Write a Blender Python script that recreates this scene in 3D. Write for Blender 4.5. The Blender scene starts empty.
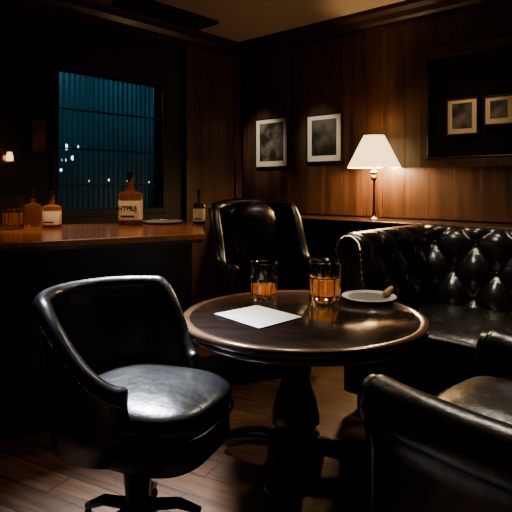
import bpy, bmesh, math, random
from mathutils import Vector, Matrix
random.seed(4)
F=530.0; HY=185.0; CH=1.12
U=(0.743,-0.669); N=(0.669,0.743); C=(-0.151,5.0)
ROT=math.radians(42)
def c2w(x,d,z=0.0):
    a=x-C[0]; b=d-C[1]
    return Vector((a*U[0]+b*U[1], a*N[0]+b*N[1], z))
def pw(px,d,z=0.0): return c2w((px-256)/F*d,d,z)
def dep(py,z): return (CH-z)*F/(py-HY)
def zz(py,d): return CH-(py-HY)/F*d
def wallB(px):
    r=(px-256)/F; t=(5*r+.151)/(.743+.669*r); return t,5-.669*t
def wallA(px):
    r=(px-256)/F; s=(-.151-5*r)/(.669-.743*r); return s,5-.743*s
SC=bpy.context.scene
# ---------------- materials
def newmat(n):
    m=bpy.data.materials.new(n); m.use_nodes=True
    return m,m.node_tree,m.node_tree.nodes['Principled BSDF']
def simple(n,col,rough=.5,metal=0,emis=None,es=0,bump=0,bscale=80,spec=.5,coat=0,trans=0,ior=1.45,var=.15):
    m,t,b=newmat(n)
    no=t.nodes.new('ShaderNodeTexNoise'); no.inputs['Scale'].default_value=bscale
    tc=t.nodes.new('ShaderNodeTexCoord'); t.links.new(tc.outputs['Object'],no.inputs['Vector'])
    mx=t.nodes.new('ShaderNodeMix'); mx.data_type='RGBA'
    mx.inputs['A'].default_value=(*[c*(1-var) for c in col],1); mx.inputs['B'].default_value=(*[min(1,c*(1+var)) for c in col],1)
    t.links.new(no.outputs['Fac'],mx.inputs['Factor']); t.links.new(mx.outputs['Result'],b.inputs['Base Color'])
    b.inputs['Roughness'].default_value=rough; b.inputs['Metallic'].default_value=metal
    b.inputs['Specular IOR Level'].default_value=spec; b.inputs['Coat Weight'].default_value=coat
    b.inputs['Transmission Weight'].default_value=trans; b.inputs['IOR'].default_value=ior
    if emis: b.inputs['Emission Color'].default_value=(*emis,1); b.inputs['Emission Strength'].default_value=es
    if bump:
        bp=t.nodes.new('ShaderNodeBump'); bp.inputs['Strength'].default_value=bump; bp.inputs['Distance'].default_value=.01
        t.links.new(no.outputs['Fac'],bp.inputs['Height']); t.links.new(bp.outputs['Normal'],b.inputs['Normal'])
    return m
def wood(n,c1,c2,scale,rough=.35,coat=.2,nscale=1.0,bump=.08):
    m,t,b=newmat(n)
    tc=t.nodes.new('ShaderNodeTexCoord'); mp=t.nodes.new('ShaderNodeMapping'); mp.inputs['Scale'].default_value=scale
    t.links.new(tc.outputs['Object'],mp.inputs['Vector'])
    no=t.nodes.new('ShaderNodeTexNoise'); no.inputs['Scale'].default_value=nscale; no.inputs['Detail'].default_value=6; no.inputs['Distortion'].default_value=.6
    t.links.new(mp.outputs['Vector'],no.inputs['Vector'])
    r=t.nodes.new('ShaderNodeValToRGB'); r.color_ramp.elements[0].position=.32; r.color_ramp.elements[1].position=.7
    r.color_ramp.elements[0].color=(*c1,1); r.color_ramp.elements[1].color=(*c2,1)
    t.links.new(no.outputs['Fac'],r.inputs['Fac']); t.links.new(r.outputs['Color'],b.inputs['Base Color'])
    b.inputs['Roughness'].default_value=rough; b.inputs['Coat Weight'].default_value=coat; b.inputs['Coat Roughness'].default_value=.15
    bp=t.nodes.new('ShaderNodeBump'); bp.inputs['Strength'].default_value=bump; bp.inputs['Distance'].default_value=.005
    t.links.new(no.outputs['Fac'],bp.inputs['Height']); t.links.new(bp.outputs['Normal'],b.inputs['Normal'])
    return m
def leather(n,col,rough):
    m,t,b=newmat(n)
    tc=t.nodes.new('ShaderNodeTexCoord')
    v=t.nodes.new('ShaderNodeTexVoronoi'); v.inputs['Scale'].default_value=130; v.feature='DISTANCE_TO_EDGE'
    no=t.nodes.new('ShaderNodeTexNoise'); no.inputs['Scale'].default_value=8; no.inputs['Detail'].default_value=4
    t.links.new(tc.outputs['Object'],v.inputs['Vector']); t.links.new(tc.outputs['Object'],no.inputs['Vector'])
    b1=t.nodes.new('ShaderNodeBump'); b1.inputs['Strength'].default_value=.1; b1.inputs['Distance'].default_value=.003
    b2=t.nodes.new('ShaderNodeBump'); b2.inputs['Strength'].default_value=.5; b2.inputs['Distance'].default_value=.016
    t.links.new(v.outputs['Distance'],b1.inputs['Height']); t.links.new(no.outputs['Fac'],b2.inputs['Height'])
    t.links.new(b1.outputs['Normal'],b2.inputs['Normal']); t.links.new(b2.outputs['Normal'],b.inputs['Normal'])
    mr=t.nodes.new('ShaderNodeMapRange'); mr.inputs['To Min'].default_value=rough-.07; mr.inputs['To Max'].default_value=rough+.1
    t.links.new(no.outputs['Fac'],mr.inputs['Value']); t.links.new(mr.outputs['Result'],b.inputs['Roughness'])
    b.inputs['Base Color'].default_value=(*col,1); b.inputs['Specular IOR Level'].default_value=.7
    return m
M={}
M['leather']=leather('black_leather',(.005,.005,.006),.29)
M['leatherb']=leather('dark_brown_leather',(.007,.005,.004),.25)
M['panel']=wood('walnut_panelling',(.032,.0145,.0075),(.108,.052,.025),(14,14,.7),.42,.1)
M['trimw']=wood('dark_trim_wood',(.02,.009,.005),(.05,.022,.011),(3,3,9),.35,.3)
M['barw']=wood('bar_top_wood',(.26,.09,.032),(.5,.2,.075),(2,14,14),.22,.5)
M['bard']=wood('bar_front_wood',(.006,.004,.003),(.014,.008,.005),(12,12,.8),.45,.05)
M['tabtop']=wood('ebonised_table_wood',(.006,.004,.0035),(.024,.013,.009),(2.5,16,2),.13,.6,bump=.03)
M['tableg']=wood('dark_turned_wood',(.012,.006,.005),(.034,.017,.011),(9,9,2),.25,.5)
M['tabrim']=wood('walnut_rim_wood',(.085,.042,.022),(.17,.085,.045),(9,9,9),.22,.5)
M['brass']=simple('aged_brass',(.55,.33,.12),.28,1,var=.1)
M['nail']=simple('nailhead_brass',(.6,.42,.22),.22,1)
M['chrome']=simple('dark_steel',(.02,.02,.02),.4,1)
M['silver']=simple('polished_steel',(.5,.48,.45),.25,1)
M['black']=simple('black_lacquer',(.005,.005,.005),.55)
M['plaster']=simple('ceiling_plaster',(.45,.35,.24),.85,bump=.1,bscale=30,var=.06)
M['darkwall']=simple('dark_wall_paint',(.012,.009,.008),.6,bscale=20)
M['paper']=simple('white_paper',(.86,.85,.82),.7,var=.03)
M['cream']=simple('cream_mat_board',(.92,.86,.72),.8,var=.04)
M['creamd']=simple('dimmed_mat_board',(.85,.64,.34),.8,var=.04)  # darker, warmer copy of the cream mat so these pictures read dimmer
M['frame']=simple('black_picture_frame',(.02,.014,.01),.3)
M['label']=simple('cream_label_paper',(.9,.8,.55),.7,var=.05)
M['ink']=simple('black_ink',(.01,.008,.006),.6)
M['ceramic']=simple('pale_ceramic',(.75,.71,.63),.25,var=.05)
M['ceramicd']=simple('grey_ceramic_glaze',(.28,.26,.23),.2,var=.2,bscale=10)
M['cigar']=simple('cigar_leaf',(.45,.27,.13),.7,bump=.4,bscale=60)
M['darkglass']=simple('dark_glazing',(.012,.009,.007),.12,spec=.5)
def glass(n,col,rough=0,ior=1.45):
    m,t,b=newmat(n)
    no=t.nodes.new('ShaderNodeTexNoise'); no.inputs['Scale'].default_value=25
    mr=t.nodes.new('ShaderNodeMapRange'); mr.inputs['To Min'].default_value=rough; mr.inputs['To Max'].default_value=rough+.02
    t.links.new(no.outputs['Fac'],mr.inputs['Value']); t.links.new(mr.outputs['Result'],b.inputs['Roughness'])
    b.inputs['Base Color'].default_value=(*col,1); b.inputs['Transmission Weight'].default_value=1; b.inputs['IOR'].default_value=ior
    return m
def liquid(n,col,dcol,mix,tl=.5):
    m=glass(n,col,0,1.36); t=m.node_tree; b=t.nodes['Principled BSDF']
    tr=t.nodes.new('ShaderNodeBsdfTranslucent'); tr.inputs['Color'].default_value=(*dcol,1)
    df=t.nodes.new('ShaderNodeBsdfDiffuse'); df.inputs['Color'].default_value=(*dcol,1)
    m1=t.nodes.new('ShaderNodeMixShader'); m1.inputs[0].default_value=1-tl
    t.links.new(tr.outputs[0],m1.inputs[1]); t.links.new(df.outputs[0],m1.inputs[2])
    m2=t.nodes.new('ShaderNodeMixShader'); m2.inputs[0].default_value=mix
    t.links.new(b.outputs[0],m2.inputs[1]); t.links.new(m1.outputs[0],m2.inputs[2])
    t.links.new(m2.outputs[0],t.nodes['Material Output'].inputs['Surface']); return m
M['glass']=glass('clear_glass',(1,1,1),.01)
M['whisky']=liquid('amber_whisky',(1,.62,.18),(1,.48,.08),.5,.8)
M['bottleglass']=liquid('amber_bottle_glass',(.9,.5,.16),(.7,.28,.06),.25)
M['greenglass']=liquid('dark_bottle_glass',(.45,.28,.12),(.3,.14,.06),.15)
def shade_mat():
    m,t,b=newmat('lampshade_linen')
    b.inputs['Base Color'].default_value=(.9,.82,.68,1); b.inputs['Roughness'].default_value=.8
    b.inputs['Emission Color'].default_value=(1,.64,.27,1); b.inputs['Emission Strength'].default_value=3.8
    w=t.nodes.new('ShaderNodeTexNoise'); w.inputs['Scale'].default_value=200
    bp=t.nodes.new('ShaderNodeBump'); bp.inputs['Strength'].default_value=.05
    t.links.new(w.outputs['Fac'],bp.inputs['Height']); t.links.new(bp.outputs['Normal'],b.inputs['Normal'])
    return m
M['shade']=shade_mat()
def floor_mat():
    m,t,b=newmat('oak_floor_planks')
    tc=t.nodes.new('ShaderNodeTexCoord'); mp=t.nodes.new('ShaderNodeMapping'); mp.inputs['Rotation'].default_value=(0,0,math.radians(-14))
    t.links.new(tc.outputs['Object'],mp.inputs['Vector'])
    br=t.nodes.new('ShaderNodeTexBrick'); br.inputs['Scale'].default_value=1; br.inputs['Brick Width'].default_value=.9; br.inputs['Row Height'].default_value=.12
    br.inputs['Mortar Size'].default_value=.003; br.inputs['Color1'].default_value=(.14,.064,.028,1); br.inputs['Color2'].default_value=(.09,.039,.017,1); br.inputs['Mortar'].default_value=(.01,.005,.004,1)
    t.links.new(mp.outputs['Vector'],br.inputs['Vector'])
    m2=t.nodes.new('ShaderNodeMapping'); m2.inputs['Scale'].default_value=(2,25,1); t.links.new(mp.outputs['Vector'],m2.inputs['Vector'])
    no=t.nodes.new('ShaderNodeTexNoise'); no.inputs['Scale'].default_value=2; no.inputs['Detail'].default_value=7; no.inputs['Distortion'].default_value=1
    t.links.new(m2.outputs['Vector'],no.inputs['Vector'])
    mx=t.nodes.new('ShaderNodeMix'); mx.data_type='RGBA'; mx.blend_type='MULTIPLY'; mx.inputs['Factor'].default_value=.75
    rp=t.nodes.new('ShaderNodeValToRGB'); rp.color_ramp.elements[0].position=.3; rp.color_ramp.elements[1].position=.65
    t.links.new(no.outputs['Fac'],rp.inputs['Fac']); t.links.new(br.outputs['Color'],mx.inputs['A']); t.links.new(rp.outputs['Color'],mx.inputs['B'])
    t.links.new(mx.outputs['Result'],b.inputs['Base Color']); b.inputs['Roughness'].default_value=.38
    return m
M['floor']=floor_mat()
def blind_mat():
    m,t,b=newmat('teal_blind_slat')
    b.inputs['Base Color'].default_value=(.05,.12,.14,1); b.inputs['Roughness'].default_value=.5
    tr=t.nodes.new('ShaderNodeBsdfTranslucent')
    no=t.nodes.new('ShaderNodeTexNoise'); no.inputs['Scale'].default_value=2.5
    mx=t.nodes.new('ShaderNodeMix'); mx.data_type='RGBA'; mx.inputs['A'].default_value=(.05,.14,.17,1); mx.inputs['B'].default_value=(.24,.46,.52,1)
    tc=t.nodes.new('ShaderNodeTexCoord'); t.links.new(tc.outputs['Object'],no.inputs['Vector'])
    t.links.new(no.outputs['Fac'],mx.inputs['Factor']); t.links.new(mx.outputs['Result'],tr.inputs['Color'])
    ms=t.nodes.new('ShaderNodeMixShader'); ms.inputs[0].default_value=.6
    t.links.new(b.outputs[0],ms.inputs[1]); t.links.new(tr.outputs[0],ms.inputs[2])
    t.links.new(ms.outputs[0],t.nodes['Material Output'].inputs['Surface']); return m
M['blind']=blind_mat()
def print_mat(n,dark,light,sc,horizon=False):
    m,t,b=newmat(n)
    tc=t.nodes.new('ShaderNodeTexCoord'); no=t.nodes.new('ShaderNodeTexNoise'); no.inputs['Scale'].default_value=sc; no.inputs['Detail'].default_value=3
    t.links.new(tc.outputs['Object'],no.inputs['Vector'])
    r=t.nodes.new('ShaderNodeValToRGB'); r.color_ramp.elements[0].position=.42; r.color_ramp.elements[1].position=.66
    r.color_ramp.elements[0].color=(*dark,1); r.color_ramp.elements[1].color=(*light,1)
    src=no.outputs['Fac']
    if horizon:
        sp=t.nodes.new('ShaderNodeSeparateXYZ'); t.links.new(tc.outputs['Object'],sp.inputs[0])
        ma=t.nodes.new('ShaderNodeMath'); ma.operation='MULTIPLY_ADD'; ma.inputs[1].default_value=1.3
        t.links.new(sp.outputs['Z'],ma.inputs[0]); t.links.new(src,ma.inputs[2]); src=ma.outputs[0]
    t.links.new(src,r.inputs['Fac']); t.links.new(r.outputs['Color'],b.inputs['Base Color']); b.inputs['Roughness'].default_value=.5
    return m
M['print']=print_mat('photo_print',(.012,.010,.008),(.2,.17,.13),9)
M['printh']=print_mat('landscape_photo_print',(.008,.007,.005),(.12,.10,.075),7,True)
M['print2']=print_mat('portrait_print',(.05,.02,.01),(.28,.12,.05),6)
# ---------------- mesh helpers
def link(o,parent=None):
    SC.collection.objects.link(o)
    if parent: o.parent=parent
    return o
def from_data(name,vs,fs,mat,parent=None,smooth=True,loc=None,rz=0):
    me=bpy.data.meshes.new(name); me.from_pydata([tuple(v) for v in vs],[],fs)
    bm=bmesh.new(); bm.from_mesh(me); bmesh.ops.recalc_face_normals(bm,faces=bm.faces); bm.to_mesh(me); bm.free()
    if smooth: 
        me.shade_smooth()
    me.materials.append(mat)
    o=bpy.data.objects.new(name,me); link(o,parent)
    if loc is not None: o.location=loc
    o.rotation_euler[2]=rz
    return o
def sharp(o,ang=40):
    me=o.data; bm=bmesh.new(); bm.from_mesh(me)
    for e in bm.edges:
        if len(e.link_faces)==2 and e.calc_face_angle(0)>math.radians(ang): e.smooth=False
    bm.to_mesh(me); bm.free(); return o
def boxdata(x0,x1,y0,y1,z0,z1):
    v=[(x,y,z) for z in(z0,z1) for y in(y0,y1) for x in(x0,x1)]
    f=[(0,2,3,1),(4,5,7,6),(0,1,5,4),(1,3,7,5),(3,2,6,7),(2,0,4,6)]
    return v,f
def boxes(name,bl,mat,parent=None,bev=.004,**k):
    vs=[];fs=[]
    for b in bl:
        v,f=boxdata(*b); n=len(vs); vs+=v; fs+=[tuple(i+n for i in q) for q in f]
    o=from_data(name,vs,fs,mat,parent,smooth=False,**k)
    if bev:
        m=o.modifiers.new('bevel','BEVEL'); m.width=bev; m.segments=2; m.limit_method='ANGLE'
    return o
def lathe(name,prof,mat,parent=None,n=48,sq=1.0,sy=1.0,loc=None,rz=0,sh=45,facet=0,fz=1e9):
    vs=[];fs=[]
    for i,(r,z) in enumerate(prof):
        for k in range(n):
            a=2*math.pi*k/n; c=math.cos(a); s=math.sin(a)
            rr=r
            if facet and z<fz: rr=r*(1-facet*(abs(math.sin(a*6))))
            x=math.copysign(abs(c)**sq,c)*rr; y=math.copysign(abs(s)**sq,s)*rr*sy
            vs.append((x,y,z))
    m=len(prof)
    for i in range(m-1):
        for k in range(n):
            fs.append((i*n+k,i*n+(k+1)%n,(i+1)*n+(k+1)%n,(i+1)*n+k))
    fs.append(tuple(range(n))); fs.append(tuple((m-1)*n+k for k in range(n)))
    o=from_data(name,vs,fs,mat,parent,loc=loc,rz=rz); return sharp(o,sh)
def tube(name,pts,rad,mat,parent=None,n=10,closed=False,**k):
    pts=[Vector(p) for p in pts]; m=len(pts); vs=[];fs=[]
    rads=rad if isinstance(rad,(list,tuple)) else [rad]*m
    up0=Vector((0,0,1))
    for i,p in enumerate(pts):
        if closed: t=(pts[(i+1)%m]-pts[i-1])
        else: t=pts[min(i+1,m-1)]-pts[max(i-1,0)]
        t.normalize(); up=up0 if abs(t.z)<.95 else Vector((0,1,0))
        a=t.cross(up).normalized(); b=a.cross(t)
        for q in range(n):
            an=2*math.pi*q/n; vs.append(p+rads[i]*(a*math.cos(an)+b*math.sin(an)))
    for i in range(m if closed else m-1):
        j=(i+1)%m
        for q in range(n): fs.append((i*n+q,i*n+(q+1)%n,j*n+(q+1)%n,j*n+q))
    if not closed: fs.append(tuple(range(n))); fs.append(tuple((m-1)*n+q for q in range(n)))
    return from_data(name,vs,fs,mat,parent,**k)
def superel(name,sx,sy,sz,mat,parent=None,e1=.35,e2=.4,loc=None,rz=0,crown=0,nu=64,nv=28,wr=0):
    vs=[];fs=[]
    sg=lambda v,e: math.copysign(abs(v)**e,v)
    for j in range(1,nv):
        ph=-math.pi/2+math.pi*j/nv
        for i in range(nu):
            th=2*math.pi*i/nu
            x=sx*sg(math.cos(ph),e1)*sg(math.cos(th),e2); y=sy*sg(math.cos(ph),e1)*sg(math.sin(th),e2); z=sz*sg(math.sin(ph),e1)
            if z>0: z+=crown*(1-min(1,(x/sx)**2))*(1-min(1,(y/sy)**2))
            vs.append((x,y,z))
    for j in range(nv-2):
        for i in range(nu): fs.append((j*nu+i,j*nu+(i+1)%nu,(j+1)*nu+(i+1)%nu,(j+1)*nu+i))
    b=len(vs); vs.append((0,0,-sz)); vs.append((0,0,sz+crown))
    for i in range(nu): fs.append((i,(i+1)%nu,b)); fs.append(((nv-2)*nu+i,(nv-2)*nu+(i+1)%nu,b+1))
    return from_data(name,vs,fs,mat,parent,loc=loc,rz=rz)
def empty(name,loc,rz,label,cat,group=None):
    o=bpy.data.objects.new(name,None); o.empty_display_size=.1; link(o); o.location=loc; o.rotation_euler[2]=rz
    tag(o,label,cat,group); return o
def tag(o,label,cat,group=None):
    o['label']=label; o['category']=cat
    if group: o['group']=group
    return o
def struct(o,label=None,cat=None):
    o['kind']='structure'
    if label: o['label']=label
    if cat: o['category']=cat
    return o
def shell(name,path,z0,thick,flare,roll,mat,parent=None,tuft=None):
    P=[Vector((p[0],p[1])) for p in path]; H=[p[2] for p in path]; m=len(P)
    def section(fl,h):
        t=thick/2; c=(fl,h-roll); pts=[(t,z0)]
        for q in(.3,.6,.85): pts.append((t*(1)+fl*q*q*.8, z0+(h-2*roll-z0)*q))
        for a in range(-40,221,20): pts.append((c[0]+roll*math.cos(math.radians(a)),c[1]+roll*math.sin(math.radians(a))))
        for q in(.85,.6,.3): pts.append((-t+fl*q*q*.8, z0+(h-2*roll-z0)*q))
        pts.append((-t,z0)); return pts
    vs=[];rings=[]
    for i in range(m):
        t=(P[min(i+1,m-1)]-P[max(i-1,0)]).normalized(); nr=Vector((-t.y,t.x))
        sec=section(flare,H[i]); 
        ends=[(0,1)]
        if i==0: ends=[(-.022,.45),(-.018,.75),(-.009,.93),(0,1)]
        if i==m-1: ends=[(0,1),(.009,.93),(.018,.75),(.022,.45)]
        for off,s in ends:
            cx=sum(p[0] for p in sec)/len(sec); cz=(z0+H[i])/2; r=[]
            for (a,z) in sec:
                a2=cx+(a-cx)*s; z2=z-(1-s)*roll*.8*(1 if z>cz else -1)
                q=P[i]+nr*a2+t*off; r.append(len(vs)); vs.append((q.x,q.y,z2))
            rings.append(r)
    k=len(rings[0]); fs=[]
    for i in range(len(rings)-1):
        for j in range(k): fs.append((rings[i][j],rings[i][(j+1)%k],rings[i+1][(j+1)%k],rings[i+1][j]))
    fs.append(tuple(rings[0])); fs.append(tuple(rings[-1]))
    return from_data(name,vs,fs,mat,parent)
def studs(path,out,dz,parent,r=.0042):
    bm=bmesh.new()
    for i in range(0,len(path)):
        j=min(i+1,len(path)-1); jj=max(i-1,0)
        t=Vector((path[j][0]-path[jj][0],path[j][1]-path[jj][1])).normalized(); nn=Vector((-t.y,t.x,0))
        for k in(0,.5):
            q=Vector(path[i]).lerp(Vector(path[j]),k)+nn*out; q.z-=dz
            bmesh.ops.create_icosphere(bm,subdivisions=1,radius=r,matrix=Matrix.Translation(q))
    me=bpy.data.meshes.new('nailhead_trim'); bm.to_mesh(me); bm.free(); me.materials.append(M['nail']); link(bpy.data.objects.new('nailhead_trim',me),parent)
def roll_profile(h,z0,r=.085,lean=.05):
    pts=[]
    for k in range(25):
        q=k/24; pts.append((-.085+lean*q-.012*math.sin(q*math.pi), z0+(h-1.15*r-z0)*q))
    cy,cz=pts[-1][0]+r*.98,h-r
    for a in range(170,-61,-10): pts.append((cy+r*math.cos(math.radians(a)),cz+r*math.sin(math.radians(a))))
    for q in range(1,7): pts.append((cy+.02,cz-.06-(cz-.06-z0)*q/6))
    return pts
def tufted(name,L,h,z0,mat,parent,amp=.03,cw=.2,chh=.15,loc=(0,0,0),rz=0,r=.085,buttons=True,lean=.05,bow=0):
    pr=roll_profile(h,z0,r,lean); n=max(24,int(L/.011)); m=len(pr)
    S=[0]
    for i in range(1,m): S.append(S[-1]+math.dist(pr[i],pr[i-1]))
    s1=S[24]+r*1.5; so=S[24]
    vs=[];fs=[];nr=[]
    for j in range(m):
        a=pr[max(0,j-1)];b=pr[min(m-1,j+1)]; ty,tz=b[0]-a[0],b[1]-a[1]; l=math.hypot(ty,tz) or 1
        nr.append((-tz/l,ty/l))
    def hh(x,s):
        if s>s1: return .55
        a=math.pi*((x-L/2)/cw+(s-so)/chh/2); b=math.pi*((x-L/2)/cw-(s-so)/chh/2)
        v=(abs(math.sin(a))*abs(math.sin(b)))**.4
        w=min(1,(s1-s)/.04); return v*w+.55*(1-w)
    for i in range(n+1):
        x=L*i/n; ex=min(x,L-x); e=min(1,ex/.02); e=math.sqrt(max(0,1-(1-e)**2))
        for j in range(m):
            d=amp*(hh(x,S[j])-.6) if j<m-6 else 0
            d-= (1-e)*.02
            zb=bow*math.sin(math.pi*x/L)*max(0,(pr[j][1]-z0)/(h-z0))
            vs.append((x,pr[j][0]+nr[j][0]*d,pr[j][1]+nr[j][1]*d-zb))
    for i in range(n):
        for j in range(m-1): fs.append((i*m+j,i*m+j+1,(i+1)*m+j+1,(i+1)*m+j))
        fs.append((i*m+m-1,i*m,(i+1)*m,(i+1)*m+m-1))
    fs.append(tuple(range(m))); fs.append(tuple(n*m+j for j in range(m)))
    o=from_data(name,vs,fs,mat,parent,loc=loc,rz=rz)
    if buttons:
        for a in range(-20,21):
            for b in range(-20,21):
                x=L/2+cw*(a+b)/2; s=so+chh*(a-b)
                if .05<x<L-.05 and .03<s<s1-.03:
                    j=min(range(m),key=lambda q:abs(S[q]-s)); 
                    y=pr[j][0]-nr[j][0]*amp*.5; z=pr[j][1]-nr[j][1]*amp*.5
                    superel('button',.011,.011,.008,mat,o,e1=1,e2=1,loc=(x,y,z),nu=12,nv=8).rotation_euler[0]=math.radians(80)
    return o
def scroll_front(parent,mat,h,z0,x,y,side,r=.085,nails=True):
    pr=roll_profile(h-.012,z0+.01,r-.012,.05)
    poly=[(-p[0]*side,p[1]) for p in pr]
    vs=[(x+a,y,b) for a,b in poly]+[(x+a,y+.02,b) for a,b in poly]; k=len(poly)
    fs=[tuple(range(k)),tuple(range(2*k-1,k-1,-1))]+[(i,(i+1)%k,k+(i+1)%k,k+i) for i in range(k)]
    o=from_data('arm_front_panel',vs,fs,mat,parent,smooth=False)
    if nails:
        bm=bmesh.new()
        for i in range(0,len(poly)-6,1):
            a,b=poly[i]
            bmesh.ops.create_icosphere(bm,subdivisions=1,radius=.0045,matrix=Matrix.Translation((x+a*.93,y,b-.004)))
        me=bpy.data.meshes.new('nailhead_trim'); bm.to_mesh(me); bm.free(); me.materials.append(M['nail'])
        link(bpy.data.objects.new('nailhead_trim',me),o)
def chesterfield(name,loc,rz,W,D,armh,backh,mat,label,cat,ns=1,seat=.43,armtuft=True,cw=.2,ch=.15,amp=.042,ar=.085,bow=0):
    e=empty(name,loc,rz,label,cat); 
    tufted('backrest',W-.1,backh,.12,mat,e,loc=(-W/2+.05,D/2-.13,0),cw=cw,chh=ch,amp=amp)
    aw=.1
    tufted('armrest',D-.12,armh,.1,mat,e,loc=(-W/2+aw,-D/2+.02,0),rz=math.pi/2,amp=.03 if armtuft else 0.004,cw=cw,chh=ch,buttons=False,r=ar,bow=bow)
    tufted('armrest',D-.12,armh,.1,mat,e,loc=(W/2-aw,D/2-.1,0),rz=-math.pi/2,amp=.03 if armtuft else .004,cw=cw,chh=ch,buttons=False,r=ar,bow=bow)
    scroll_front(e,mat,armh,.1,-W/2+aw,-D/2+.005,1,r=ar); scroll_front(e,mat,armh,.1,W/2-aw,-D/2+.005,-1,r=ar)
    iw=W-2*aw-.14
    boxes('seat_base',[(-iw/2-.06,iw/2+.06,-D/2+.04,D/2-.1,.1,seat-.13)],mat,e,bev=.03)
    for i in range(ns):
        w=iw/ns
        superel('seat_cushion',w/2-.003,(D-.25)/2,.085,mat,e,e1=.4,e2=.26,loc=(-iw/2+w*(i+.5),-.10,seat-.075),crown=.025)
    for sx in(-1,1):
        for sy in(-1,1):
            lathe('foot',[(.018,0),(.03,.015),(.034,.05),(.028,.08),(.035,.11)],M['black'],e,n=20,loc=(sx*(W/2-.1),sy*(D/2-.12),0))
    return e
# ================= ROOM
RX=4.9; RY=-4.9; H=2.42
yA0=-wallA(162)[0]; yA1=-wallA(58)[0]; WZ0,WZ1=.94,1.93
struct(boxes('floor',[(-.1,RX,RY,.1,-.1,0)],M['floor'],bev=0),'dark oak plank floor','floor')
struct(boxes('ceiling',[(-.1,RX,RY,.1,H,H+.1)],M['plaster'],bev=0),'warm plaster ceiling','ceiling')
struct(boxes('wall_back',[(-.1,RX,0,.1,0,H)],M['trimw'],bev=0),'dark wood wall','wall')
struct(boxes('wall_left',[(-.12,0,RY,yA1,0,H),(-.12,0,yA0,0,0,H),(-.12,0,yA1,yA0,0,WZ0),(-.12,0,yA1,yA0,WZ1,H)],M['darkwall'],bev=0),'dark painted wall with a window','wall')
struct(boxes('wall_right',[(RX,RX+.1,RY,.1,0,H)],M['darkwall'],bev=0)); struct(boxes('wall_front',[(-.1,RX,RY-.1,RY,0,H)],M['darkwall'],bev=0))
LED=.87
bl=[];x=.06
while x<RX-.2:
    bl.append((x,x+.1785,-.018,0,LED+.01,H-.1)); x+=.18
struct(boxes('trim_1',bl,M['panel'],bev=.0015),'vertical walnut wall panelling','panelling')
struct(boxes('trim_2',[(.02,RX,-.36,0,LED-.035,LED),(.02,RX,-.33,0,LED-.07,LED-.036)],M['trimw'],bev=.008),'dark wooden ledge capping the wainscot','ledge')
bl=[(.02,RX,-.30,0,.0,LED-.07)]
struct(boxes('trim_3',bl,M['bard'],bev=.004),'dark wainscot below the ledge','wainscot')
def crown(name,axis):
    pr=[(0,0),(.02,0),(.025,.03),(.05,.045),(.07,.08),(.11,.1),(.12,.13),(0,.13)]
    vs=[];fs=[];k=len(pr)
    for e in(0,1):
        for a,z in pr:
            zq=H-.13+z
            if axis=='x': vs.append((0.0 if not e else RX,-a-.018,zq))
            else: vs.append((a,-0.0 if not e else RY,zq))
    for i in range(k): fs.append((i,(i+1)%k,k+(i+1)%k,k+i))
    fs+= [tuple(range(k)),tuple(range(2*k-1,k-1,-1))]
    return struct(from_data(name,vs,fs,M['trimw'],smooth=False),'dark crown moulding','moulding')
crown('trim_4','x'); crown('trim_5','y')
struct(boxes('trim_6',[(0,.02,-.62,-.02,0,H-.13),(0,.05,-.70,-.62,0,H-.13),(0,.05,-.10,-.02,0,H-.13)],M['panel'],bev=.004),'dark wooden corner boards','panelling')
# window
w=struct(empty('window_1',(0,0,0),0,'black framed night window','window')); 
boxes('window_frame',[(-.1,.015,yA1-.05,yA1+.0,WZ0-.05,WZ1+.05),(-.1,.015,yA0,yA0+.05,WZ0-.05,WZ1+.05),(-.1,.015,yA1,yA0,WZ1,WZ1+.05),(-.1,.015,yA1,yA0,WZ0-.05,WZ0)],M['darkwall'],w)
mb=[]
for z in(1.12,1.38,1.66): mb.append((-.06,-.04,yA1,yA0,z-.006,z+.006))
boxes('glazing_bar',mb,M['black'],w,bev=.002)
bl=[]; y=yA1+.006
while y<yA0-.02:
    bl.append((-.115,-.111,y,y+.024,WZ0,WZ1)); y+=.043
b=boxes('window_blind',bl,M['blind'],bev=0); b.parent=w
bd=empty('distant_building',(-.85,-1.3,0),0,'dark night building with small lit windows outside','building')
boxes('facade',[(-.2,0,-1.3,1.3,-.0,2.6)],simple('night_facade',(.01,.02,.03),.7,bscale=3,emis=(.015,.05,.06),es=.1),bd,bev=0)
cg=simple('city_light_glow',(.7,.9,1),.5,emis=(.45,.85,1),es=4)
for i,(px,py,s) in enumerate([(66,147,.026),(73,158,.02),(64,160,.02),(79,147,.014),(61,170,.012),(90,181,.012),(109,180,.010),(128,181,.010),(148,182,.014)]):
    r=(px-256)/F
    d=(-.85-(-C[0]*U[0]-C[1]*U[1]))/(r*U[0]+U[1]); p=c2w(r*d,d,zz(py,d))
    superel('lit_window',.012,s,s,cg,bd,e1=1,e2=1,loc=(0.0,p.y+1.3,p.z),nu=16,nv=10)
# ceiling vent
p=pw(168,dep(12,H),H); 
e=empty('ceiling_vent',(p.x,p.y,H),math.pi/2,'black rectangular ceiling air vent with slats','vent')
boxes('vent_frame',[(-.4,.4,-.13,-.1,-.03,-.001),(-.4,.4,.1,.13,-.03,-.001),(-.4,-.37,-.1,.1,-.03,-.001),(.37,.4,-.1,.1,-.03,-.001),(-.37,.37,-.1,.1,-.006,-.001)],M['black'],e)
boxes('vent_slat',[(-.37,.37,yy,yy+.012,-.024,-.008) for yy in(-.08,-.05,-.02,.01,.04,.07)],M['frame'],e,bev=0)
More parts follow.
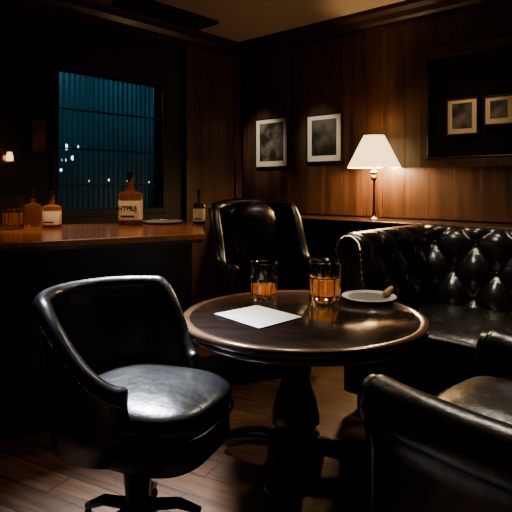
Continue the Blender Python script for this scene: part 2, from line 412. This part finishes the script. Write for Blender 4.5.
# ================= PICTURES
def picture(px0,px1,pyt,pyb,label,cat='picture',wall='B',fw=.018,mat_w=.05,pm='print',off=.02,matm='cream'):
    if wall=='B':
        t0,d0=wallB(px0); t1,d1=wallB(px1); loc=((t0+t1)/2,-off,0); rz=0
    else:
        t1,d0=wallA(px0); t0,d1=wallA(px1); loc=(off,-(t0+t1)/2,0); rz=math.pi/2
    dm=(d0+d1)/2; zt,zb=zz(pyt,dm),zz(pyb,dm); w=abs(t1-t0)/2; h=(zt-zb)/2
    e=empty('picture_frame',(loc[0],loc[1],(zt+zb)/2),rz,label,cat)
    boxes('frame',[(-w,w,-.025,0,h-fw,h),(-w,w,-.025,0,-h,-h+fw),(-w,-w+fw,-.025,0,-h+fw,h-fw),(w-fw,w,-.025,0,-h+fw,h-fw)],M['frame'] if pm!='big' else M['panel'],e,bev=.003)
    a,b=w-fw,h-fw
    if pm=='big':
        boxes('inner_moulding',[(-a,a,-.028,-.001,b-.02,b),(-a,a,-.028,-.001,-b,-b+.02),(-a,-a+.02,-.028,-.001,-b+.02,b-.02),(a-.02,a,-.028,-.001,-b+.02,b-.02)],M['trimw'],e,bev=.006)
        boxes('glazing',[(-a,a,-.012,-.002,-b,b)],M['darkglass'],e,bev=0); return e
    boxes('mat_board',[(-a,a,-.018,-.001,-b,b)],M[matm],e,bev=0)
    boxes('print',[(-a+mat_w,a-mat_w,-.020,-.0185,-b+mat_w*1.1,b-mat_w*.8)],M[pm],e,bev=0)
    return e
picture(258,291,118,168,'black framed photograph with cream mat on panelling',mat_w=.042,fw=.014)
picture(309,345,114,163,'black framed landscape photograph with cream mat on panelling',mat_w=.042,pm='printh',fw=.014)
picture(422,530,43,167,'large dark glazed picture in a walnut frame','picture',fw=.055,pm='big')
picture(450,482,99,136,'small framed print with pale mat beside large glazing','picture',fw=.012,mat_w=.03,off=.050,matm='creamd')
picture(487,518,96,126,'small framed print with dark image and pale mat','picture',fw=.012,mat_w=.03,off=.050,matm='creamd')
picture(27,48,117,156,'small warm toned portrait in a dark frame','picture',wall='A',fw=.015,mat_w=.012,pm='print2',off=.005,matm='frame')
# sconce left
s,d=wallA(5); z=zz(158,d)
e=empty('wall_sconce',(0.0,-s,z),0,'small glowing wall sconce with amber shade','lamp')
lathe('wall_plate',[(.03,0),(.03,.012),(.015,.018)],M['brass'],e,n=24).rotation_euler[1]=math.pi/2
tube('arm',[(.01,0,-.01),(.05,0,-.035),(.07,0,-.02)],.005,M['brass'],e)
gl=simple('sconce_glow',(1,.7,.4),.5,emis=(1,.5,.2),es=3)
lathe('lamp_shade',[(.022,-.02),(.02,.01),(.014,.035)],gl,e,n=24,loc=(.07,0,0))
# ================= TABLE
TX=pw(303,2.137); TR=.486; TZ=.60
t=empty('round_pedestal_table',(TX.x,TX.y,0),ROT,'round dark wooden pedestal table with brown rim','table')
lathe('table_top',[(0.001,TZ-.03),(TR-.034,TZ-.03),(TR-.030,TZ-.002),(TR-.034,TZ),(0.001,TZ)],M['tabtop'],t,n=128)
lathe('table_rim',[(TR-.031,TZ-.04),(TR-.018,TZ-.052),(TR-.006,TZ-.045),(TR-.002,TZ-.034),(TR-.007,TZ-.028),(TR,TZ-.02),(TR,TZ-.004),(TR-.006,TZ+.002),(TR-.025,TZ+.003),(TR-.031,TZ-.001)],M['tabrim'],t,n=128,sh=60)
bm=bmesh.new(); bm.from_mesh(t.children[-1].data); bmesh.ops.delete(bm,geom=[f for f in bm.faces if len(f.verts)>8],context='FACES'); bm.to_mesh(t.children[-1].data); bm.free()
PX=-.03
lathe('pedestal_column',[(.19,TZ-.03),(.19,TZ-.045),(.1,TZ-.06),(.06,TZ-.075),(.05,TZ-.1),(.072,TZ-.115),(.072,TZ-.13),(.046,TZ-.15),(.046,TZ-.2),(.058,TZ-.27),(.082,TZ-.34),(.096,TZ-.40),(.096,TZ-.43),(.075,TZ-.455),(.062,TZ-.465),(.098,TZ-.48),(.106,TZ-.505),(.09,TZ-.515),(.114,TZ-.54),(.114,TZ-.585),(.1,TZ-.592)],M['tableg'],t,n=64,sh=60,loc=(PX,0,0))
for a in(-20,70,160,250):
    aa=math.radians(a); pts=[];rr=[]
    for q in range(13):
        s=q/12; r=.07+.25*s; z=.085-.05*s+.02*math.sin(s*math.pi)
        pts.append((PX+r*math.cos(aa),r*math.sin(aa),z)); rr.append(.038-.006*s if q<12 else .014)
    tube('foot',pts,rr,M['tableg'],t,n=14)
def cz(px,py,z): return pw(px,dep(py,z),z)
pz=TZ+.004
cs=[cz(214,314,pz),cz(257,305.5,pz),cz(302,317,pz),cz(259,328.5,pz)]
ctr=sum(cs,Vector())/4
o=from_data('paper_sheet',[(c-ctr) for c in cs]+[(c-ctr)+Vector((0,0,.0015)) for c in cs],[(3,2,1,0),(4,5,6,7),(0,1,5,4),(1,2,6,5),(2,3,7,6),(3,0,4,7)],M['paper'],smooth=False,loc=ctr)
tag(o,'blank folded white paper sheet lying on the table','paper')
def tumbler(px,pyb,wpx,hpx,fill,label,z=TZ+.001,group='whisky tumblers on the round table'):
    d=dep(pyb,z); R=wpx/F*d/2; Hh=hpx/F*d; p=pw(px,d,z)
    e=empty('whisky_tumbler',p,ROT,label,'glass',group)
    rb=R*.93; th=R*.09; zb=Hh*.12; ri=rb-th
    lathe('glass_body',[(.001,0),(rb*.92,0),(rb*1.02,Hh*.03),(rb*1.03,Hh*.2),(rb*1.04,Hh*.4),(R*.99,Hh*.56),(R*.975,Hh*.62),(R,Hh*.98),(R-th*.4,Hh),(R-th,Hh*.98),(R*.975-th,Hh*.62),(ri,Hh*.59),(ri,zb*1.5),(ri*.8,zb),(.001,zb)],M['glass'],e,n=72,sh=25,facet=.07,fz=Hh*.6)
    r2=ri-.0008
    lathe('whisky',[(.001,zb+.0008),(r2*.8,zb+.0008),(r2,zb*1.5),(r2,Hh*fill),(.001,Hh*fill)],M['whisky'],e,n=72,sh=50,facet=.07,fz=Hh*.6)
    return e
tumbler(264,299,28,37,.42,'cut glass tumbler with a little amber whisky')
tumbler(325,301,33,40,.57,'cut glass tumbler half full of amber whisky')
d=dep(299,TZ); p=pw(369,d,TZ+.003); R=27/F*d
e=empty('ashtray_plate',p,ROT,'round pale rimmed dish with dark centre','dish')
lathe('dish_rim',[(R*.6,0),(R*.95,.004),(R,.012),(R*.97,.015),(R*.8,.008),(R*.72,.006)],M['ceramic'],e,n=64)
lathe('dish_centre',[(.001,.002),(R*.76,.002),(R*.76,.0085),(.001,.0075)],M['ceramicd'],e,n=64)
p2=pw(388,dep(298,TZ),TZ+.034)
o=tube('cigar',[(-.06,0,-.006),(-.055,0,-.006),(.03,0,.0),(.055,0,.001),(.062,0,.001)],[.006,.011,.013,.012,.006],M['cigar'],n=16,loc=p2,rz=ROT+math.radians(60)); tag(o,'brown cigar resting on the edge of the dish','cigar')
# ================= TUB SWIVEL CHAIR
cx,cd=-.415,1.71
p=c2w(cx,cd); rz=ROT+math.radians(-22+90)
e=empty('swivel_tub_chair',p,rz,'black leather swivel tub chair with nailhead trim','chair','leather lounge seating')
def tubpath(R,sweep,hf,n=84):
    out=[]
    for i in range(n+1):
        th=-sweep+2*sweep*i/n
        a=math.pi/2-th
        k=1-.08*max(0,(abs(th)-1.2))
        out.append((R*k*math.cos(a),R*math.sin(a),hf(th)))
    return out
def hf(th):
    dg=abs(math.degrees(th)); st,ln=(50,72) if th<0 else (80,42)
    q=max(0,min(1,(dg-st)/ln)); q=q*q*(3-2*q)
    return .785-(.225 if th<0 else .25)*q
path=tubpath(.212,math.radians(119),hf)
b=shell('backrest',path,.32,.036,.045,.024,M['leather'],e)
studs(path,.045+.0195,.046,b,.0045)
superel('seat_cushion',.208,.238,.045,M['leather'],e,e1=.5,e2=.6,loc=(0,-.09,.448),crown=.018)
superel('seat_base',.205,.233,.06,M['leather'],e,e1=.35,e2=.6,loc=(0,-.088,.36))
pp=[]
for i in range(64):
    th=2*math.pi*i/64; c,s=math.cos(th),math.sin(th)
    pp.append((.209*math.copysign(abs(c)**.6,c),-.09+.239*math.copysign(abs(s)**.6,s),.411))
tube('seat_piping',pp,.005,M['leather'],e,closed=True,n=8)
lathe('swivel_column',[(.13,.31),(.13,.28),(.05,.25),(.038,.12),(.05,.11),(.055,.06),(.03,.05)],M['chrome'],e,n=32,loc=(0,-.04,0))
for k in range(5):
    a=math.radians(90+72*k)
    tube('base_leg',[(.03*math.cos(a),-.04+.03*math.sin(a),.095),(.13*math.cos(a),-.04+.13*math.sin(a),.085),(.20*math.cos(a),-.04+.20*math.sin(a),.05)],[.02,.018,.012],M['black'],e,n=10)
    superel('caster',.014,.014,.022,M['black'],e,e1=1,e2=1,loc=(.197*math.cos(a),-.04+.197*math.sin(a),.022),nu=16,nv=10)
# ================= WING CHAIR
p=pw(259,3.32); e=empty('wing_armchair',p,ROT+math.radians(24),'high backed dark leather wing armchair beside the bar','chair','leather lounge seating')
WR=.245
def wpath():
    out=[]; n=60
    for i in range(14): out.append((-WR-.02*(1-i/13),-.30+.022*i))
    for i in range(1,n):
        a=math.pi-math.pi*i/n; c,s=math.cos(a),math.sin(a)
        out.append((WR*math.copysign(abs(c)**.8,c),0.0+.20*abs(s)**.8))
    for i in range(13,-1,-1): out.append((WR+.02*(1-i/13),-.30+.022*i))
    res=[]
    for x,y in out:
        q=max(0,min(1,(y+.12)/.20)); q=q*q*(3-2*q)
        top=.67+.34*q
        if y>.0: top+=.035*max(0,math.cos(x/WR*math.pi/2))-.01
        res.append((x,y,top))
    return res
wp=wpath()
b=shell('backrest',wp,.15,.07,.035,.034,M['leather'],e)
superel('back_cushion',.215,.11,.31,M['leather'],e,e1=.8,e2=.9,loc=(0,.11,.70))
superel('seat_cushion',.20,.23,.06,M['leather'],e,e1=.45,e2=.4,loc=(0,-.10,.42),crown=.02)
boxes('seat_base',[(-.2,.2,-.31,.15,.15,.37)],M['leather'],e,bev=.02)
for sx in(-1,1):
    o=lathe('arm_scroll',[(.001,-.012),(.040,-.012),(.048,0),(.048,.03),(.04,.04),(.001,.04)],M['leather'],e,n=32,loc=(sx*(WR+.055),-.305,.635)); o.rotation_euler=(math.radians(-90),0,0)
    for sy in(-.27,.15): lathe('leg',[(.014,0),(.02,.06),(.026,.16)],M['black'],e,n=16,loc=(sx*.2,sy,0))
# ================= SOFA
ST0=1.99; SL=1.75
cx=ST0+SL/2; 
chesterfield('chesterfield_sofa',(cx,-.93,0),0,SL,.92,.885,.885,M['leatherb'],'deep buttoned dark leather chesterfield sofa against panelled wall','sofa',ns=2,seat=.46,cw=.235,ch=.145,amp=.062)
# ================= NEAR ARMCHAIR
fa=math.radians(131); rc=fa+math.pi/2
Xd=(math.cos(rc),math.sin(rc)); Yd=(-math.sin(rc),math.cos(rc))
W,D=.82,.80; af=(.32,1.47)
ccx=af[0]-(W/2-.09)*Xd[0]+(D/2)*Yd[0]; ccd=af[1]-(W/2-.09)*Xd[1]+(D/2)*Yd[1]
chesterfield('club_armchair',c2w(ccx,ccd),ROT+rc,W,D,.61,.80,M['leather'],'black leather club armchair with rolled arms facing the table','chair',seat=.49,armtuft=False,cw=.16,ch=.12,ar=.07,bow=.02)
# ================= BAR
e=empty('bar_counter',c2w(-.8,2.9),ROT,'wooden bar counter with reddish brown top','bar counter')
BZ=.88
def poly_prism(name,pts,z0,z1,mat,parent,bev=.006):
    k=len(pts)
    vs=[(x+.8,y-2.9,z0) for x,y in pts]+[(x+.8,y-2.9,z1) for x,y in pts]
    fs=[tuple(range(k)),tuple(range(2*k-1,k-1,-1))]+[(i,(i+1)%k,k+(i+1)%k,k+i) for i in range(k)]
    o=from_data(name,vs,fs,mat,parent,smooth=False); m=o.modifiers.new('bevel','BEVEL'); m.width=bev; m.segments=3; return o
poly_prism('counter_top',[(-.25,2.62),(-1.6,1.90),(-1.68,3.1),(-.36,3.45)],BZ-.028,BZ,M['barw'],e,.005)
poly_prism('counter_nosing',[(-.265,2.66),(-1.58,1.955),(-1.62,3.05),(-.38,3.41)],BZ-.05,BZ-.0281,M['trimw'],e,.006)
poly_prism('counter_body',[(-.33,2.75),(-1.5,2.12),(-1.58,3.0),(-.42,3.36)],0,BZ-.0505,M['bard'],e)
def bottle(px,pyb,wpx,hpx,gm,label,sq=.6,lab=True,text=None,cap='black',neck=.72,group='bottles on the bar counter',bh=.58):
    z=BZ+.001; d=dep(pyb,z); p=pw(px,d,z); R=wpx/F*d/2; Hh=hpx/F*d
    e=empty('whisky_bottle',p,ROT-math.radians(6),label,'bottle',group)
    b=Hh*bh; nr=R*.26
    lathe('bottle_body',[(.001,0),(R*.9,0),(R,Hh*.02),(R,b*.97),(R*.93,b*1.01),(R*.6,b+Hh*.035),(nr*1.2,b+Hh*.055),(nr,b+Hh*.08),(nr,Hh*.86),(nr*1.25,Hh*.87),(nr*1.25,Hh*.885),(.001,Hh*.885)],M[gm],e,n=56,sq=sq,sy=.8,sh=50)
    lathe('stopper',[(nr*.9,Hh*.80),(nr*1.3,Hh*.81),(nr*1.5,Hh*.86),(nr*1.6,Hh*.985),(nr*1.2,Hh),(.001,Hh)],M[cap],e,n=24)
    if lab:
        l0,l1=Hh*.10,Hh*.45
        lathe('label',[(R*1.005,l0),(R*1.012,l0+.001),(R*1.012,l1-.001),(R*1.005,l1)],M['label'],e,n=56,sq=sq,sy=.8,sh=50)
        o=e.children[-1]; bm=bmesh.new(); bm.from_mesh(o.data)
        bmesh.ops.delete(bm,geom=[f for f in bm.faces if len(f.verts)>8 or f.calc_center_median().y>-R*.3],context='FACES'); bm.to_mesh(o.data); bm.free()
        boxes('label_border',[(-R*.62,R*.62,-R*.835,-R*.815,l0+(l1-l0)*.16,l0+(l1-l0)*.24)],M['ink'],o,bev=0)
    if text:
        cu=bpy.data.curves.new('t','FONT'); cu.body=text; cu.size=R*.58; cu.align_x='CENTER'; cu.extrude=.0004; cu.offset=.0008
        to=bpy.data.objects.new('t',cu); SC.collection.objects.link(to); bpy.context.view_layer.update()
        me=bpy.data.meshes.new_from_object(to.evaluated_get(bpy.context.evaluated_depsgraph_get())); bpy.data.objects.remove(to)
        me.materials.clear(); me.materials.append(M['ink'])
        q=bpy.data.objects.new('label_lettering',me); link(q,o); q.rotation_euler=(math.pi/2,0,0); q.location=(0,-R*.835,l0+(l1-l0)*.5)
    return e
bottle(130.5,225,22,54,'bottleglass','amber whisky bottle with cream label and dark stopper',text='HTPRB',sq=.5)
bottle(33,226,17,36,'bottleglass','small rounded dark whisky bottle with black cap',sq=1,lab=False)
bottle(52,228,18,37,'bottleglass','small brown bottle with cream label',sq=.8)
bottle(199,224.5,12,35,'greenglass','dark narrow bottle at the end of the bar',sq=1,lab=True)
tumbler(13,229,21,33,.5,'amber filled glass tumbler on the bar',z=BZ+.001,group=None)
d=dep(223.5,BZ); p=pw(163,d,BZ+.001)
o=lathe('small_plate',[(.001,0),(.08,0),(.125,.012),(.128,.015),(.12,.014),(.08,.005),(.001,.005)],M['ceramic'],n=48,loc=p); tag(o,'small pale plate on the bar counter','plate')
p=pw(166,d,BZ+.022)
o=tube('butter_knife',[(-.13,0,0),(-.02,0,.0),(0,0,0),(.11,0,.0)],[.004,.007,.004,.006],M['silver'],n=10,loc=p,rz=ROT+.1); tag(o,'small metal knife laid across the plate','knife')
# ================= LAMP
lx=1.53; ly=-.2
e=empty('table_lamp',(lx,ly,LED+.001),0,'brass table lamp with cream tapered shade','lamp')
ld=3.84; zb=zz(168,ld)-LED; zt=zz(136,ld)-LED; Rb=.19; Rt=10.5/F*ld
sh=lathe('lamp_shade',[(Rb,zb),(Rb,zb+.004),(Rb+(Rt-Rb)*.33,zb+(zt-zb)*.33),(Rb+(Rt-Rb)*.66,zb+(zt-zb)*.66),(Rt,zt-.004),(Rt,zt)],M['shade'],e,n=96)
bm=bmesh.new(); bm.from_mesh(sh.data); bmesh.ops.delete(bm,geom=[f for f in bm.faces if len(f.verts)>8],context='FACES'); bm.to_mesh(sh.data); bm.free()
so=sh.modifiers.new('solid','SOLIDIFY'); so.thickness=.003
lathe('lamp_base',[(.001,0),(.034,0),(.036,.006),(.03,.012),(.018,.02),(.013,.045)],M['brass'],e,n=40)
lathe('lamp_stem',[(.012,.04),(.009,.08),(.009,zb-.1),(.018,zb-.09),(.022,zb-.07),(.012,zb-.05),(.03,zb-.04),(.03,zb-.03),(.014,zb-.02),(.012,zb+.05)],M['brass'],e,n=24)
bulb=simple('bulb_glow',(1,.8,.5),.4,emis=(1,.7,.4),es=12)
superel('bulb',.025,.025,.035,bulb,e,e1=1,e2=1,loc=(0,0,zb+.09),nu=20,nv=12)
# ================= LIGHTS
def light(kind,name,loc,energy,col,size=.1,target=None,spot=60,blend=.5,spread=None):
    l=bpy.data.lights.new(name,kind); l.energy=energy; l.color=col
    if kind=='AREA':
        l.size=size
        if spread: l.spread=math.radians(spread)
    else: l.shadow_soft_size=size
    if kind=='SPOT': l.spot_size=math.radians(spot); l.spot_blend=blend
    o=bpy.data.objects.new(name,l); SC.collection.objects.link(o); o.location=loc
    if target is not None: o.rotation_euler=(Vector(target)-Vector(loc)).to_track_quat('-Z','Y').to_euler()
    return o
WARM=(1,.59,.26)
light('POINT','lamp_bulb_light',(lx,ly,LED+zb+.02),52,WARM,.04)
tp=Vector((TX.x,TX.y,TZ))
light('SPOT','fill_spot_table',c2w(.05,2.75,2.38),80,(1,.80,.56),.09,tp,40,.9)  # added fill light over the table, no ceiling fitting modelled
light('SPOT','fill_spot_glasses',c2w(.5,3.35,2.38),150,(1,.74,.45),.05,pw(300,2.45,.68),17,.9)  # added backlight so the whisky glows, not a real fitting
light('SPOT','fill_spot_floor',c2w(-.12,2.95,2.38),60,(1,.66,.38),.08,c2w(-.02,2.42,0),24,.9)  # added fill making the warm patch on the floor by the table
light('AREA','fill_area_chair',c2w(-.8,2.6,2.38),22,(.84,.92,1),.4,c2w(-.42,1.88,.78),spread=28)  # added cool fill for highlights on the tub chair leather
light('SPOT','fill_spot_bar',c2w(-.7,2.5,2.38),60,(1,.62,.34),.06,c2w(-.8,2.85,.88),52,.9)  # added warm fill for the counter and bottles, source unseen
light('SPOT','fill_spot_bar_end',c2w(-1.05,2.3,2.38),60,(1,.68,.4),.06,c2w(-1.3,2.92,.95),30,.9)  # second added fill, brightens the items at the left of the bar
light('AREA','night_sky_glow',(-.62,(yA0+yA1)/2,2.3),14,(.24,.72,.88),.5,(-.1,(yA0+yA1)/2,1.6))
light('SPOT','fill_spot_sofa',c2w(-.1,2.35,2.38),135,(1,.84,.62),.12,c2w(1.25,2.8,.52),36,.9)  # added light placed so the sofa tufts catch highlights
light('AREA','fill_area_seating',c2w(1.0,2.9,2.38),8,(1,.86,.66),.25,c2w(.9,2.2,.5),spread=110)  # added soft fill over the seating, no panel in the ceiling
light('SPOT','fill_spot_picture',(.30,-1.0,2.30),55,(1,.82,.62),.06,(.30,0,1.45),26,.7)  # added fill to brighten the left picture mat, source unseen
light('SPOT','fill_spot_picture',(.93,-1.0,2.30),45,(1,.82,.62),.06,(.93,0,1.47),24,.7)  # same kind of added fill for the right picture
light('SPOT','fill_spot_mirror_picture',(2.15,-.9,2.36),22,(1,.72,.44),.08,(2.2,0,1.5),28,.9)  # added fill on the large glazed picture, source unseen
wd=bpy.data.worlds.new('night'); wd.use_nodes=True; SC.world=wd
wd.node_tree.nodes['Background'].inputs[0].default_value=(.01,.03,.05,1); wd.node_tree.nodes['Background'].inputs[1].default_value=.3
# ================= CAMERA
cam=bpy.data.cameras.new('camera'); cam.sensor_width=36; cam.lens=F/512*36; cam.shift_y=-(256-HY)/512
co=bpy.data.objects.new('camera',cam); SC.collection.objects.link(co); co.location=c2w(0,0,CH); co.rotation_euler=(math.pi/2,0,ROT)
cam.clip_start=.02
SC.camera=co
